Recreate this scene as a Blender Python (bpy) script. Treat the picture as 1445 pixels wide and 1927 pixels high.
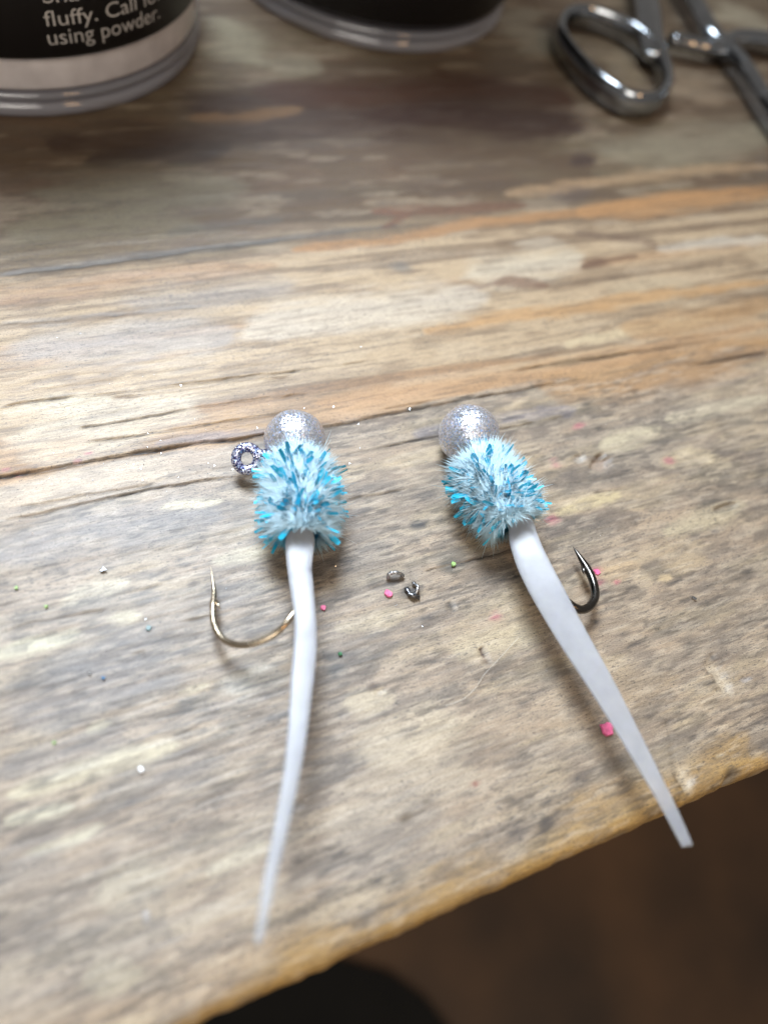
import bpy, bmesh, math, random
import numpy as np
from mathutils import Vector, Matrix

# ------------------------------------------------------------------ scene, camera, light
# one Blender unit = 1 cm
sc = bpy.context.scene
for o in list(bpy.data.objects):
    bpy.data.objects.remove(o, do_unlink=True)
sc.unit_settings.scale_length = 0.01
COL = sc.collection
random.seed(7)
RNG = np.random.default_rng(11)

W, HPX, FPX = 1445.0, 1927.0, 1336.0          # photograph's size and focal length in its pixels
PITCH, ROLL, CAMH = math.radians(58.3), math.radians(-20.7), 7.5
CAM = np.array((0.0, 0.0, CAMH))
FW = np.array((0, math.cos(PITCH), -math.sin(PITCH)))
RT = np.array((1.0, 0, 0))
DN = -np.cross(RT, FW)
IX = RT * math.cos(ROLL) + DN * math.sin(ROLL)
IY = -RT * math.sin(ROLL) + DN * math.cos(ROLL)

cam_d = bpy.data.cameras.new('camera')
cam_o = bpy.data.objects.new('camera', cam_d)
COL.objects.link(cam_o)
M3 = Matrix(((IX[0], -IY[0], -FW[0]), (IX[1], -IY[1], -FW[1]), (IX[2], -IY[2], -FW[2])))
cam_o.matrix_world = Matrix.Translation(Vector(CAM)) @ M3.to_4x4()
cam_d.sensor_fit = 'VERTICAL'
cam_d.sensor_height = 240.0
cam_d.sensor_width = 180.0
cam_d.lens = 240.0 * FPX / HPX
cam_d.clip_start = 0.2
cam_d.clip_end = 2000
cam_d.dof.use_dof = True
cam_d.dof.focus_distance = 8.6
APERTURE = 0.23                               # cm, the phone lens's opening
cam_d.dof.aperture_fstop = cam_d.lens * 1e-3 / APERTURE
sc.camera = cam_o

world = bpy.data.worlds.new('World')
sc.world = world
world.use_nodes = True
bg = world.node_tree.nodes['Background']
bg.inputs['Color'].default_value = (1.0, 0.93, 0.85, 1)
bg.inputs['Strength'].default_value = 0.22

def area_light(name, loc, target, size, power, color, spread=180):
    l = bpy.data.lights.new(name, 'AREA')
    l.shape = 'DISK'
    l.size = size
    l.energy = power
    l.color = color
    l.spread = math.radians(spread)
    o = bpy.data.objects.new(name, l)
    COL.objects.link(o)
    o.location = loc
    o.rotation_euler = (Vector(target) - Vector(loc)).to_track_quat('-Z', 'Y').to_euler()
    return o

# cool white bench lamp, behind and to the left of the lures; a warm lamp of the room far to the right
area_light('bench_lamp', (-14, 18, 32), (-3.2, 4.4, 0), 16.0, 6300, (0.80, 0.90, 1.0), 78)
area_light('fill_light', (30, -120, 150), (0, 4, 0), 110, 172000, (1.0, 0.93, 0.82))  # unseen soft fill behind the camera, added for jar fronts and softer shadows
area_light('room_lamp', (120, -60, 150), (0, 0, -10), 26, 40000, (1.0, 0.60, 0.30))

sc.view_settings.view_transform = 'Standard'
sc.view_settings.look = 'None'
sc.view_settings.exposure = 0.0
sc.view_settings.gamma = 1.0
try:
    sc.cycles.use_denoising = True
    sc.cycles.denoiser = 'OPENIMAGEDENOISE'
except Exception:
    pass
sc.cycles.caustics_reflective = False
sc.cycles.caustics_refractive = False
sc.cycles.sample_clamp_indirect = 6.0
sc.cycles.diffuse_bounces = 8
sc.cycles.transparent_max_bounces = 24

# ------------------------------------------------------------------ helpers
def ray(x, y):
    return FW + IX * ((x - W / 2) / FPX) + IY * ((y - HPX / 2) / FPX)

def at(x, y, z=0.0):
    d = ray(x, y)
    return CAM + d * ((z - CAMH) / d[2])

def px_per_cm(p):
    return FPX / float((np.asarray(p) - CAM) @ FW)

def lin(r, g=None, b=None):
    if g is None:
        r, g, b = r
    f = lambda c: (c / 255 / 12.92) if c / 255 <= 0.04045 else ((c / 255 + 0.055) / 1.055) ** 2.4
    return (f(r), f(g), f(b))

def tag(o, label=None, cat=None, group=None, kind=None):
    if label: o['label'] = label
    if cat: o['category'] = cat
    if group: o['group'] = group
    if kind: o['kind'] = kind
    return o

def empty(name, loc):
    o = bpy.data.objects.new(name, None)
    o.empty_display_size = 0.3
    COL.objects.link(o)
    o.location = loc
    return o

def link_mesh(name, me, mat=None, parent=None):
    o = bpy.data.objects.new(name, me)
    COL.objects.link(o)
    if mat is not None and not me.materials:
        me.materials.append(mat)
    if parent is not None:
        o.parent = parent
        loc = Vector((0, 0, 0))
        p = parent
        while p is not None:
            loc += p.location
            p = p.parent
        o.location = -loc
    return o

def mesh_from(name, verts, faces, smooth=True):
    me = bpy.data.meshes.new(name)
    me.from_pydata([tuple(v) for v in verts], [], faces)
    me.update()
    if smooth:
        me.polygons.foreach_set('use_smooth', [True] * len(me.polygons))
    return me

def catmull(pts, n, closed=False):
    pts = np.asarray(pts, float)
    k = len(pts)
    out = []
    segs = k if closed else k - 1
    for i in range(segs):
        if closed:
            p0, p1, p2, p3 = pts[(i - 1) % k], pts[i], pts[(i + 1) % k], pts[(i + 2) % k]
        else:
            p0, p1, p2, p3 = pts[max(i - 1, 0)], pts[i], pts[i + 1], pts[min(i + 2, k - 1)]
        for j in range(n):
            t = j / n
            out.append(0.5 * (2 * p1 + (p2 - p0) * t + (2 * p0 - 5 * p1 + 4 * p2 - p3) * t * t + (3 * p1 - p0 - 3 * p2 + p3) * t ** 3))
    if not closed:
        out.append(pts[-1])
    return np.array(out)

def sweep(path, rad, nseg=14, closed=False, up=None, cap=True, sq=1.0):
    """tube along path; rad: list of radii or (side radius, up radius) pairs"""
    path = np.asarray(path, float)
    n = len(path)
    verts, faces = [], []
    prev = None
    for i in range(n):
        a = path[(i - 1) % n] if (closed or i > 0) else path[i]
        b = path[(i + 1) % n] if (closed or i < n - 1) else path[i]
        t = b - a
        t /= np.linalg.norm(t) + 1e-12
        if up is not None:
            u = np.asarray(up, float)
        else:
            u = prev if prev is not None else (np.array((0, 0, 1.0)) if abs(t[2]) < 0.9 else np.array((1.0, 0, 0)))
        s = np.cross(t, u)
        s /= np.linalg.norm(s) + 1e-12
        u = np.cross(s, t)
        prev = u
        r = rad[i] if hasattr(rad, '__len__') else rad
        ra, rb = r if hasattr(r, '__len__') else (r, r)
        for k in range(nseg):
            q = 2 * math.pi * k / nseg
            cq, sn = math.cos(q), math.sin(q)
            verts.append(path[i] + s * ra * math.copysign(abs(cq) ** sq, cq) + u * rb * math.copysign(abs(sn) ** sq, sn))
    m = n if closed else n - 1
    for i in range(m):
        for k in range(nseg):
            a = i * nseg + k
            b = i * nseg + (k + 1) % nseg
            c = ((i + 1) % n) * nseg + (k + 1) % nseg
            d = ((i + 1) % n) * nseg + k
            faces.append((a, b, c, d))
    if cap and not closed:
        faces.append(tuple(range(nseg))[::-1])
        faces.append(tuple((n - 1) * nseg + k for k in range(nseg)))
    return verts, faces

def lathe(profile, nseg=96):
    verts, faces = [], []
    for r, z in profile:
        for k in range(nseg):
            a = 2 * math.pi * k / nseg
            verts.append((r * math.cos(a), r * math.sin(a), z))
    for i in range(len(profile) - 1):
        for k in range(nseg):
            k2 = (k + 1) % nseg
            faces.append((i * nseg + k, i * nseg + k2, (i + 1) * nseg + k2, (i + 1) * nseg + k))
    return verts, faces

# value noise in numpy -------------------------------------------------
def _hash(ix, iy, seed):
    h = (ix.astype(np.int64) * 374761393 + iy.astype(np.int64) * 668265263 + seed * 1274126177) & 0xFFFFFFFF
    h = ((h ^ (h >> 13)) * 1274126177) & 0xFFFFFFFF
    h = h ^ (h >> 16)
    return (h & 0xFFFFFF) / float(0xFFFFFF)

def vnoise(x, y, seed=0):
    ix, iy = np.floor(x), np.floor(y)
    fx, fy = x - ix, y - iy
    fx = fx * fx * fx * (fx * (fx * 6 - 15) + 10)
    fy = fy * fy * fy * (fy * (fy * 6 - 15) + 10)
    a = _hash(ix, iy, seed); b = _hash(ix + 1, iy, seed)
    c = _hash(ix, iy + 1, seed); d = _hash(ix + 1, iy + 1, seed)
    return (a * (1 - fx) + b * fx) * (1 - fy) + (c * (1 - fx) + d * fx) * fy

def fbm(x, y, seed=0, octv=4, gain=0.5):
    s, amp, tot = 0, 1.0, 0
    for i in range(octv):
        s = s + amp * vnoise(x * 2 ** i + 17.3 * i, y * 2 ** i + 9.1 * i, seed + i)
        tot += amp
        amp *= gain
    return s / tot

def sstep(a, b, x):
    t = np.clip((x - a) / (b - a), 0, 1)
    return t * t * (3 - 2 * t)

# material helpers ------------------------------------------------------
def new_mat(name):
    m = bpy.data.materials.new(name)
    m.use_nodes = True
    nt = m.node_tree
    return m, nt, nt.nodes['Principled BSDF'], nt.nodes['Material Output']

def node(nt, typ, **kw):
    n = nt.nodes.new(typ)
    for k, v in kw.items():
        if k.startswith('i_'):
            n.inputs[k[2:].replace('_', ' ')].default_value = v
        else:
            setattr(n, k, v)
    return n

def ramp(nt, src, stops):
    r = nt.nodes.new('ShaderNodeValToRGB')
    el = r.color_ramp.elements
    while len(el) < len(stops):
        el.new(0.5)
    for e, (p, c) in zip(el, stops):
        e.position = p
        e.color = (c, c, c, 1) if not hasattr(c, '__len__') else (*c, 1)
    nt.links.new(src, r.inputs['Fac'])
    return r.outputs['Color']

def mixc(nt, a, b, fac, mode='MIX'):
    m = nt.nodes.new('ShaderNodeMix')
    m.data_type = 'RGBA'
    m.blend_type = mode
    m.clamp_factor = True
    for sock, v in ((m.inputs['Factor'], fac), (m.inputs['A'], a), (m.inputs['B'], b)):
        if sock.type == 'VALUE' and not hasattr(v, 'is_linked'):
            sock.default_value = v
    # colour sockets of the mix node are A_Color / B_Color
    for idx, v in ((0, fac), (6, a), (7, b)):
        s = m.inputs[idx]
        if hasattr(v, 'is_linked'):
            nt.links.new(v, s)
        elif idx == 0:
            s.default_value = v
        else:
            s.default_value = (*v, 1)
    return m.outputs[2]

def plain(name, col, rough=0.5, metal=0.0, noise=0.06, nscale=8.0, bump=0.0, **kw):
    m, nt, p, out = new_mat(name)
    tc = node(nt, 'ShaderNodeTexCoord')
    nz = node(nt, 'ShaderNodeTexNoise', i_Scale=nscale, i_Detail=5.0)
    nt.links.new(tc.outputs['Object'], nz.inputs['Vector'])
    c = ramp(nt, nz.outputs['Fac'], [(0.3, tuple(v * (1 - noise * 2) for v in col)), (0.7, tuple(min(1, v * (1 + noise * 2)) for v in col))])
    nt.links.new(c, p.inputs['Base Color'])
    p.inputs['Roughness'].default_value = rough
    p.inputs['Metallic'].default_value = metal
    for k, v in kw.items():
        p.inputs[k].default_value = v
    if bump:
        b = node(nt, 'ShaderNodeBump', i_Strength=bump, i_Distance=0.02)
        nt.links.new(nz.outputs['Fac'], b.inputs['Height'])
        nt.links.new(b.outputs['Normal'], p.inputs['Normal'])
    return m

# ------------------------------------------------------------------ floor below the bench
fm = plain('floor_brown', (0.068, 0.033, 0.013), rough=0.6, noise=0.3, nscale=0.06)
v, f = [], []
for j in range(2):
    for i in range(2):
        v.append(((-400, 400)[i], (-400, 400)[j], -78))
floor = link_mesh('floor', mesh_from('floor', v, [(0, 1, 3, 2)], False), fm)
tag(floor, kind='structure')

mp_ = [at(x, y, -77.99) for x, y in ((300, 1800), (620, 1800), (730, 1830), (800, 1880), (860, 1960), (900, 2050))]  # flat black sheet put in to make this stretch of floor black
mc_ = np.mean(mp_, axis=0)
far_ = np.array((-60.0, -60.0, 0))
ol = mp_ + [mp_[-1] + far_, mp_[0] + far_]
n_ = len(ol)
mv = [(p_[0] - mc_[0], p_[1] - mc_[1], z_) for z_ in (-78.0, -77.2) for p_ in ol]
mf = [tuple(range(n_, 2 * n_))] + [(i, (i + 1) % n_, n_ + (i + 1) % n_, n_ + i) for i in range(n_)]
sheet_o = link_mesh('floor_black_sheet', mesh_from('floor_black_sheet', mv, mf, False), plain('matte_black', (0.003, 0.0025, 0.002), 0.95, noise=0.2, nscale=0.5))
sheet_o.location = (mc_[0], mc_[1], 0)
tag(sheet_o, 'flat black sheet added on the dark brown floor below the bench edge', 'mat')

# ------------------------------------------------------------------ the workbench board
TH = math.radians(38.4)
CU, SU = math.cos(TH), math.sin(TH)
def uv(p):
    return np.array((p[0] * CU + p[1] * SU, -p[0] * SU + p[1] * CU))
def puv(x, y):
    return uv(at(x, y))
V_EDGE = -0.67

us = np.concatenate([np.linspace(-60, -6, 19)[:-1], np.arange(-6, -3, 0.15), np.arange(-3, 8, 0.045), np.arange(8, 20, 0.1), np.linspace(20, 70, 18)])
vs = np.concatenate([np.arange(-0.50, 6.6, 0.0135), np.arange(6.6, 9, 0.03), np.arange(9, 17, 0.06), np.linspace(17, 50, 22)])
edge_prof = [(V_EDGE + 0.03, -3.9), (V_EDGE + 0.012, -3.5), (V_EDGE, -2.0), (V_EDGE, -0.6), (V_EDGE + 0.004, -0.34), (V_EDGE + 0.012, -0.22), (V_EDGE + 0.028, -0.135), (V_EDGE + 0.05, -0.085),
             (V_EDGE + 0.078, -0.05), (V_EDGE + 0.11, -0.026), (V_EDGE + 0.14, -0.011), (V_EDGE + 0.158, -0.004)]
ve = np.array([e[0] for e in edge_prof]); ze = np.array([e[1] for e in edge_prof])
vrow = np.concatenate([ve, vs]); zrow = np.concatenate([ze, np.zeros(len(vs))])
U, V = np.meshgrid(us, vrow)
Z = np.repeat(zrow[:, None], len(us), axis=1)
# wavering, chipped front edge
near = sstep(0.4, -0.05, V - V_EDGE)
V = V + near * ((fbm(U * 1.3, U * 0 + 3, 5, 4) - 0.5) * 0.04 + (fbm(U * 7, U * 0 + 1, 6, 3) - 0.5) * 0.035)
for cu, cd, cw in ((puv(1385, 1478)[0], 0.07, 0.09), (puv(1282, 1518)[0], 0.03, 0.05)):
    V = V + near * cd * np.exp(-((U - cu) / cw) ** 2)

BASE = lin(181, 160, 131)
C = np.empty(U.shape + (3,))
wu = U + (fbm(U * 0.7, V * 2.0, 31, 4) - 0.5) * 1.4
wv = V + (fbm(U * 0.55, V * 1.6, 41, 5) - 0.5) * 0.34

def mixin(col, a):
    C[:] = C * (1 - a[..., None]) + np.array(col) * a[..., None]

C[:] = BASE
# general colour across the grain
def band(v0, v1, soft, col, alpha, mod=None):
    a = sstep(v0 - soft, v0 + soft, wv) * (1 - sstep(v1 - soft, v1 + soft, wv)) * alpha
    if mod is not None:
        a = a * mod
    mixin(lin(*col), a)
v_seam = puv(600, 800)[1]
grey = fbm(U * 0.55, V * 2.6, 51, 5)
grey2 = fbm(U * 1.5, V * 7.0, 61, 5)
streak = fbm(U * 0.16, V * 5.5, 71, 6, 0.62)
band(-2, v_seam, 0.03, (122, 115, 106), 0.50, sstep(0.44, 0.62, grey))
band(-2, v_seam, 0.03, (200, 182, 142), 0.45, sstep(0.52, 0.68, fbm(U * 0.8, V * 4.2, 81, 4)))
band(-2, v_seam, 0.03, (92, 86, 80), 0.45, sstep(0.53, 0.66, grey2))
# above the seam the wood is smoother, in long streaks
band(v_seam, 60, 0.03, (190, 168, 132), 0.75)
band(v_seam, 60, 0.03, (122, 102, 80), 0.70, sstep(0.46, 0.62, streak))
band(v_seam, 60, 0.03, (184, 138, 88), 0.40, sstep(0.50, 0.62, fbm(U * 0.10 + 5, V * 2.2, 91, 5)))
# far part darkened: light falloff painted into its browner wood tone
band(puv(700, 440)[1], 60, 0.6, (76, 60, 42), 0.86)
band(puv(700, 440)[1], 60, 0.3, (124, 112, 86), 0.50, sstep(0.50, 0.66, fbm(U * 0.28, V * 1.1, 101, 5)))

front = 1 - sstep(v_seam - 0.02, v_seam + 0.02, wv)
mixin(lin(100, 94, 90), front * sstep(0.50, 0.66, fbm(U * 2.0, V * 7.0, 631, 4)) * 0.28)
mixin(lin(208, 190, 160), front * sstep(0.52, 0.68, fbm(U * 1.8, V * 8.0, 651, 4)) * 0.30)
mixin(lin(112, 88, 66), (1 - front) * sstep(0.52, 0.68, fbm(U * 1.1, V * 5.0, 661, 5)) * 0.40)
mixin(lin(200, 184, 156), (1 - front) * sstep(0.54, 0.70, fbm(U * 1.0, V * 6.0, 671, 5)) * 0.24)

def stroke(col, alpha, wpx, pts, rough=0.5, soft=0.75, wscale=1.0):
    """a stain, patch or streak of the wood along a line of points"""
    P = np.array([puv(*p) for p in pts])
    k = px_per_cm(at(*pts[len(pts) // 2]))
    w = wpx / (k * 0.8)
    lo, hi = P.min(0) - 3.0 * w - 0.4, P.max(0) + 3.0 * w + 0.4
    uu = U + (wu - U) * min(1, 1.2 * w) * wscale
    vv = V + (wv - V) * min(1, 1.6 * w) * wscale
    msk = (uu > lo[0] - 1) & (uu < hi[0] + 1) & (vv > lo[1]) & (vv < hi[1])
    if not msk.any():
        return
    x, y = uu[msk], vv[msk]
    d = np.full(x.shape, 1e9)
    tal = np.full(x.shape, 0.5)
    if len(P) == 1:
        d = np.hypot((x - P[0][0]) * 0.7, y - P[0][1])
    for i, (a, b) in enumerate(zip(P[:-1], P[1:])):
        ab = b - a
        t = np.clip(((x - a[0]) * ab[0] + (y - a[1]) * ab[1]) / (ab @ ab + 1e-9), 0, 1)
        dd = np.hypot(x - a[0] - ab[0] * t, y - a[1] - ab[1] * t)
        tal = np.where(dd < d, (i + t) / (len(P) - 1), tal)
        d = np.minimum(d, dd)
    d = d / (0.45 + 0.55 * np.sqrt(np.clip(4 * tal * (1 - tal), 0, 1)))
    sd = int(abs(pts[0][0] * 7 + pts[0][1])) % 997
    if sum(col) > 520 and GAIN < 1:
        alpha, rough = min(1, alpha * 1.25), rough * 0.75
    nz = 0.55 * fbm(U[msk] * 0.48 / max(w, 0.12), V[msk] * 1.6 / max(w, 0.12), sd, 4) + 0.45 * fbm(U[msk] * 2.0, V[msk] * 13.0, sd + 3, 4)
    q = d / w + (nz - 0.5) * 2.6 * rough
    a = (1 - sstep(1 - soft, 1 + soft * 0.5, q)) * alpha * (GAIN if (sum(col) < 390 and len(pts) > 1) else 1)
    c = C[msk]
    C[msk] = c * (1 - a[:, None]) + np.array(lin(*col)) * a[:, None]

# ---- far patches and streaks, dark brown between the jars
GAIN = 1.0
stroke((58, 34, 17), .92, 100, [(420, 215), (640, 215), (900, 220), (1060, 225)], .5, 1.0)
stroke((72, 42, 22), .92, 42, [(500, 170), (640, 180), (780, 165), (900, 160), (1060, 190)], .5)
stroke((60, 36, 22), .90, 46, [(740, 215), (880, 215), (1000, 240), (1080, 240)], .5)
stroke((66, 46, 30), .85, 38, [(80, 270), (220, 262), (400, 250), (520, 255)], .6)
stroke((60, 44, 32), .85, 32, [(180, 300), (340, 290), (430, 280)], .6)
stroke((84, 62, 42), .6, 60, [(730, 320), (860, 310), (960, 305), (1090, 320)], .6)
stroke((140, 106, 66), .65, 16, [(360, 225), (480, 218), (560, 205)], .6)
stroke((158, 152, 126), .75, 46, [(420, 40), (450, 80), (480, 110)], .5)
stroke((150, 142, 118), .60, 32, [(500, 115), (600, 125)], .6)
stroke((158, 154, 136), .75, 60, [(980, 30), (1000, 90)], .5)
stroke((172, 166, 142), .8, 60, [(1380, 20), (1430, 70)], .5)
stroke((150, 132, 106), .6, 40, [(1290, 150), (1340, 190)], .5)
stroke((150, 136, 108), .6, 40, [(1130, 110), (1200, 150)], .5)
stroke((148, 140, 116), .7, 46, [(1160, 290), (1300, 280), (1440, 250)], .5)
stroke((120, 108, 88), .6, 20, [(1270, 240), (1310, 235)], .5)
stroke((70, 48, 40), .6, 16, [(1080, 300), (1120, 300)], .5)
stroke((62, 46, 40), .7, 12, [(1075, 310), (1118, 300)], .6)
stroke((126, 120, 98), .6, 60, [(60, 370), (220, 365), (420, 350)], .6)
stroke((132, 124, 98), .6, 50, [(20, 440), (200, 430), (330, 420)], .6)
stroke((92, 88, 82), .7, 9, [(0, 518), (150, 500), (360, 472), (560, 447), (740, 425)], .6)
stroke((96, 92, 84), .5, 14, [(310, 438), (400, 425), (520, 415)], .8)
stroke((172, 136, 100), .60, 20, [(0, 570), (140, 548), (330, 515), (520, 500)], .6)
stroke((172, 130, 84), .8, 12, [(560, 470), (720, 455), (900, 420), (1100, 400), (1240, 375), (1445, 350)], .6)
stroke((180, 136, 86), .8, 22, [(1100, 400), (1240, 385), (1445, 362)], .5)
stroke((196, 164, 122), .5, 14, [(960, 365), (1200, 330), (1445, 312)], .8)
stroke((112, 76, 54), .75, 9, [(700, 400), (760, 405), (720, 430)], .8)
stroke((118, 82, 60), .55, 14, [(700, 400), (860, 395), (990, 385)], .8)
stroke((96, 84, 78), .5, 18, [(1040, 370), (1110, 360)], .8)
stroke((206, 196, 172), .7, 40, [(880, 520), (980, 500), (1080, 480)], .7)
stroke((108, 80, 62), .85, 9, [(1095, 502), (1140, 490), (1195, 482)], .9)
stroke((118, 86, 66), .75, 10, [(868, 545), (960, 528), (1030, 535)], 1.0)
stroke((120, 98, 80), .6, 12, [(1090, 440), (1200, 450), (1235, 465)], 1.0)
stroke((214, 210, 194), .5, 12, [(1240, 470), (1370, 455), (1445, 450)], .8)
stroke((120, 118, 112), .7, 13, [(760, 505)], .6)
stroke((186, 170, 138), .6, 30, [(1150, 560), (1300, 540)], .8)
stroke((150, 144, 136), .5, 40, [(260, 580), (420, 560), (560, 540)], .8)
stroke((206, 196, 176), .7, 44, [(480, 620), (700, 590), (900, 560)], .7)
stroke((190, 150, 98), .8, 13, [(800, 625), (1000, 590), (1200, 560), (1445, 530)], .7)
stroke((214, 196, 156), .7, 12, [(1060, 650), (1200, 618), (1340, 600)], .8)
stroke((190, 150, 104), .6, 22, [(620, 760), (760, 738), (900, 722), (1060, 690), (1445, 610)], .55)
stroke((178, 138, 88), .78, 34, [(1020, 735), (1180, 712), (1300, 690), (1445, 650)], .45)
stroke((178, 140, 92), .65, 26, [(1180, 620), (1320, 600), (1445, 570)], .6)
stroke((196, 160, 118), .45, 26, [(560, 790), (740, 760), (840, 742)], .7)
stroke((126, 108, 80), .7, 5, [(1000, 693), (1090, 678), (1185, 664)], .7)
stroke((122, 100, 76), .7, 6, [(1320, 682), (1445, 664)], .7)
stroke((210, 198, 172), .7, 50, [(40, 830), (200, 800), (380, 770)], .8)
stroke((214, 204, 176), .6, 16, [(0, 780), (100, 765), (200, 755)], .7)
stroke((214, 190, 152), .7, 36, [(0, 935), (160, 915), (330, 880)], .6)
stroke((206, 178, 142), .6, 22, [(330, 868), (450, 845)], .6)
stroke((168, 164, 158), .6, 50, [(60, 660), (240, 650), (420, 640)], .8)
# purple-grey dust in the grain around the heads
stroke((136, 128, 136), .55, 8, [(300, 835), (400, 822), (500, 810)], .9)
stroke((140, 136, 146), .55, 12, [(780, 818), (840, 805), (960, 785), (1080, 770)], .8)
# ---- the front, grey and weathered
GAIN = 0.68
stroke((150, 148, 148), .65, 40, [(20, 1040), (180, 1000), (420, 960)], .8)
stroke((120, 118, 118), .6, 34, [(260, 990), (380, 975), (480, 960)], .9)
stroke((214, 202, 164), .85, 9, [(310, 955), (360, 948), (420, 940)], .8)
stroke((214, 202, 166), .8, 20, [(130, 1130), (190, 1110), (240, 1092)], .4)
stroke((206, 196, 158), .7, 14, [(210, 1165), (260, 1160)], .5)
stroke((210, 204, 164), .8, 15, [(0, 1235), (60, 1215), (150, 1192)], .6)
stroke((116, 116, 118), .7, 22, [(0, 1185), (60, 1165), (160, 1150), (300, 1120)], .8)
stroke((112, 113, 117), .75, 40, [(100, 1260), (200, 1230), (300, 1220)], .8)
stroke((124, 124, 128), .7, 50, [(20, 1320), (150, 1300), (330, 1290)], .8)
stroke((206, 196, 156), .7, 10, [(170, 1375), (205, 1360)], .6)
stroke((206, 194, 154), .6, 6, [(340, 1305), (390, 1290)], .6)
stroke((212, 200, 160), .9, 20, [(20, 1500), (120, 1465), (220, 1430), (320, 1405)], .45)
stroke((118, 118, 120), .7, 28, [(20, 1450), (120, 1420), (230, 1385)], .8)
stroke((124, 122, 120), .7, 34, [(190, 1500), (320, 1460), (420, 1440)], .9)
stroke((208, 200, 164), .8, 12, [(10, 1548), (70, 1535), (130, 1522)], .6)
stroke((204, 196, 160), .75, 10, [(60, 1605), (130, 1585), (190, 1555)], .6)
stroke((130, 128, 124), .6, 40, [(0, 1640), (120, 1610)], .8)
stroke((196, 184, 152), .6, 40, [(200, 1680), (300, 1640)], .8)
stroke((206, 196, 164), .6, 16, [(400, 1640), (500, 1590)], .8)
stroke((122, 118, 110), .55, 60, [(60, 1760), (220, 1760), (300, 1740)], .8)
stroke((188, 178, 146), .6, 30, [(180, 1830), (260, 1830)], .8)
stroke((116, 112, 102), .55, 26, [(260, 1860), (330, 1850)], .8)
# charred ring-like mark
stroke((84, 84, 88), .45, 8, [(248, 1670), (285, 1672), (308, 1700), (318, 1745)], .9)
stroke((92, 92, 96), .4, 9, [(252, 1680), (275, 1718), (318, 1750), (350, 1790)], 1.0)
stroke((196, 198, 200), .6, 4, [(275, 1715), (285, 1735)], .5)
# left middle, around the hook
stroke((206, 196, 160), .7, 14, [(410, 1055), (470, 1042), (520, 1030)], .8)
stroke((120, 120, 124), .55, 34, [(420, 1130), (480, 1110)], .9)
stroke((192, 186, 166), .6, 30, [(430, 1290), (520, 1280)], .9)
# middle
stroke((196, 180, 142), .75, 16, [(640, 1180), (720, 1165), (760, 1150)], .8)
stroke((88, 84, 80), .65, 26, [(620, 1060), (680, 1050), (720, 1030)], .9)  # dark patch painted where the left body's shadow falls
stroke((84, 82, 80), .6, 30, [(820, 1040), (900, 1060), (980, 1080)], .9)  # painted dark where the right body's shadow falls
stroke((98, 94, 90), .65, 30, [(590, 1230), (660, 1215), (740, 1210)], .9)
stroke((100, 96, 94), .7, 24, [(580, 1290), (640, 1280), (700, 1265)], .9)
stroke((104, 100, 96), .6, 18, [(640, 1350), (760, 1320), (860, 1300)], .9)
stroke((202, 186, 150), .7, 22, [(650, 1330), (720, 1315)], .8)
stroke((202, 186, 150), .7, 30, [(860, 1230), (960, 1190), (1020, 1180)], .8)
stroke((88, 84, 78), .6, 22, [(920, 1270), (1000, 1255), (1060, 1250)], .9)
stroke((206, 190, 156), .6, 44, [(660, 1420), (780, 1390), (860, 1360)], .9)
stroke((196, 180, 150), .55, 40, [(620, 1560), (760, 1500), (900, 1450)], .9)
stroke((140, 132, 120), .55, 30, [(560, 1640), (700, 1580), (820, 1530)], .9)
# right
stroke((122, 118, 108), .65, 40, [(1060, 850), (1180, 830), (1300, 790), (1440, 760)], .8)
stroke((204, 192, 160), .7, 14, [(1250, 790), (1340, 770), (1445, 745)], .8)
stroke((204, 192, 158), .7, 18, [(1130, 840), (1230, 810)], .8)
stroke((206, 188, 150), .75, 17, [(1250, 870), (1300, 850), (1360, 875)], .8)
stroke((206, 188, 142), .85, 11, [(1050, 965), (1110, 945), (1165, 930)], .6)
stroke((90, 86, 82), .65, 16, [(1050, 915), (1130, 900), (1190, 890)], .9)
stroke((86, 82, 82), .7, 26, [(1030, 1000), (1110, 990), (1200, 975)], .9)
stroke((70, 64, 62), .7, 8, [(1310, 960), (1345, 942)], .5)
stroke((110, 106, 96), .6, 40, [(1300, 920), (1440, 890)], .9)
stroke((196, 182, 146), .6, 18, [(1260, 1000), (1400, 950)], .9)
stroke((206, 180, 140), .85, 18, [(1130, 1085), (1200, 1068)], .7)
stroke((88, 82, 76), .6, 20, [(1220, 1070), (1280, 1085)], .9)
stroke((206, 182, 138), .8, 7, [(1240, 1092), (1264, 1086)], .5)
stroke((98, 92, 84), .6, 26, [(1130, 1130), (1200, 1120)], .9)
stroke((112, 104, 92), .55, 34, [(1240, 1180), (1420, 1140)], .9)
stroke((186, 164, 128), .6, 26, [(1250, 1055), (1330, 1040)], .9)
stroke((180, 158, 124), .6, 40, [(1150, 1310), (1260, 1280)], .9)
stroke((118, 108, 94), .5, 40, [(1080, 1270), (1120, 1330)], .9)
stroke((128, 118, 102), .5, 40, [(1180, 1440), (1240, 1460)], .9)
stroke((176, 158, 128), .6, 50, [(930, 1530), (1050, 1480)], .9)
# worn yellow front edge
GAIN = 1.0
for pts in ([(430, 1895), (560, 1835), (700, 1778)], [(700, 1778), (860, 1700), (1010, 1630)], [(1010, 1630), (1150, 1570), (1300, 1500)], [(1300, 1500), (1380, 1462), (1445, 1428)]):
    stroke((186, 150, 84), .80, 54, pts, .6, .9)
    stroke((194, 154, 82), .5, 22, [(x, y + 12) for x, y in pts], .9, .9)
stroke((150, 122, 84), .5, 44, [(380, 1905), (480, 1860)], .8)
ea = sstep(-0.005, -0.05, Z) * 0.8
mixin(lin(204, 164, 92), ea)
GAIN = 1.0
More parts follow.
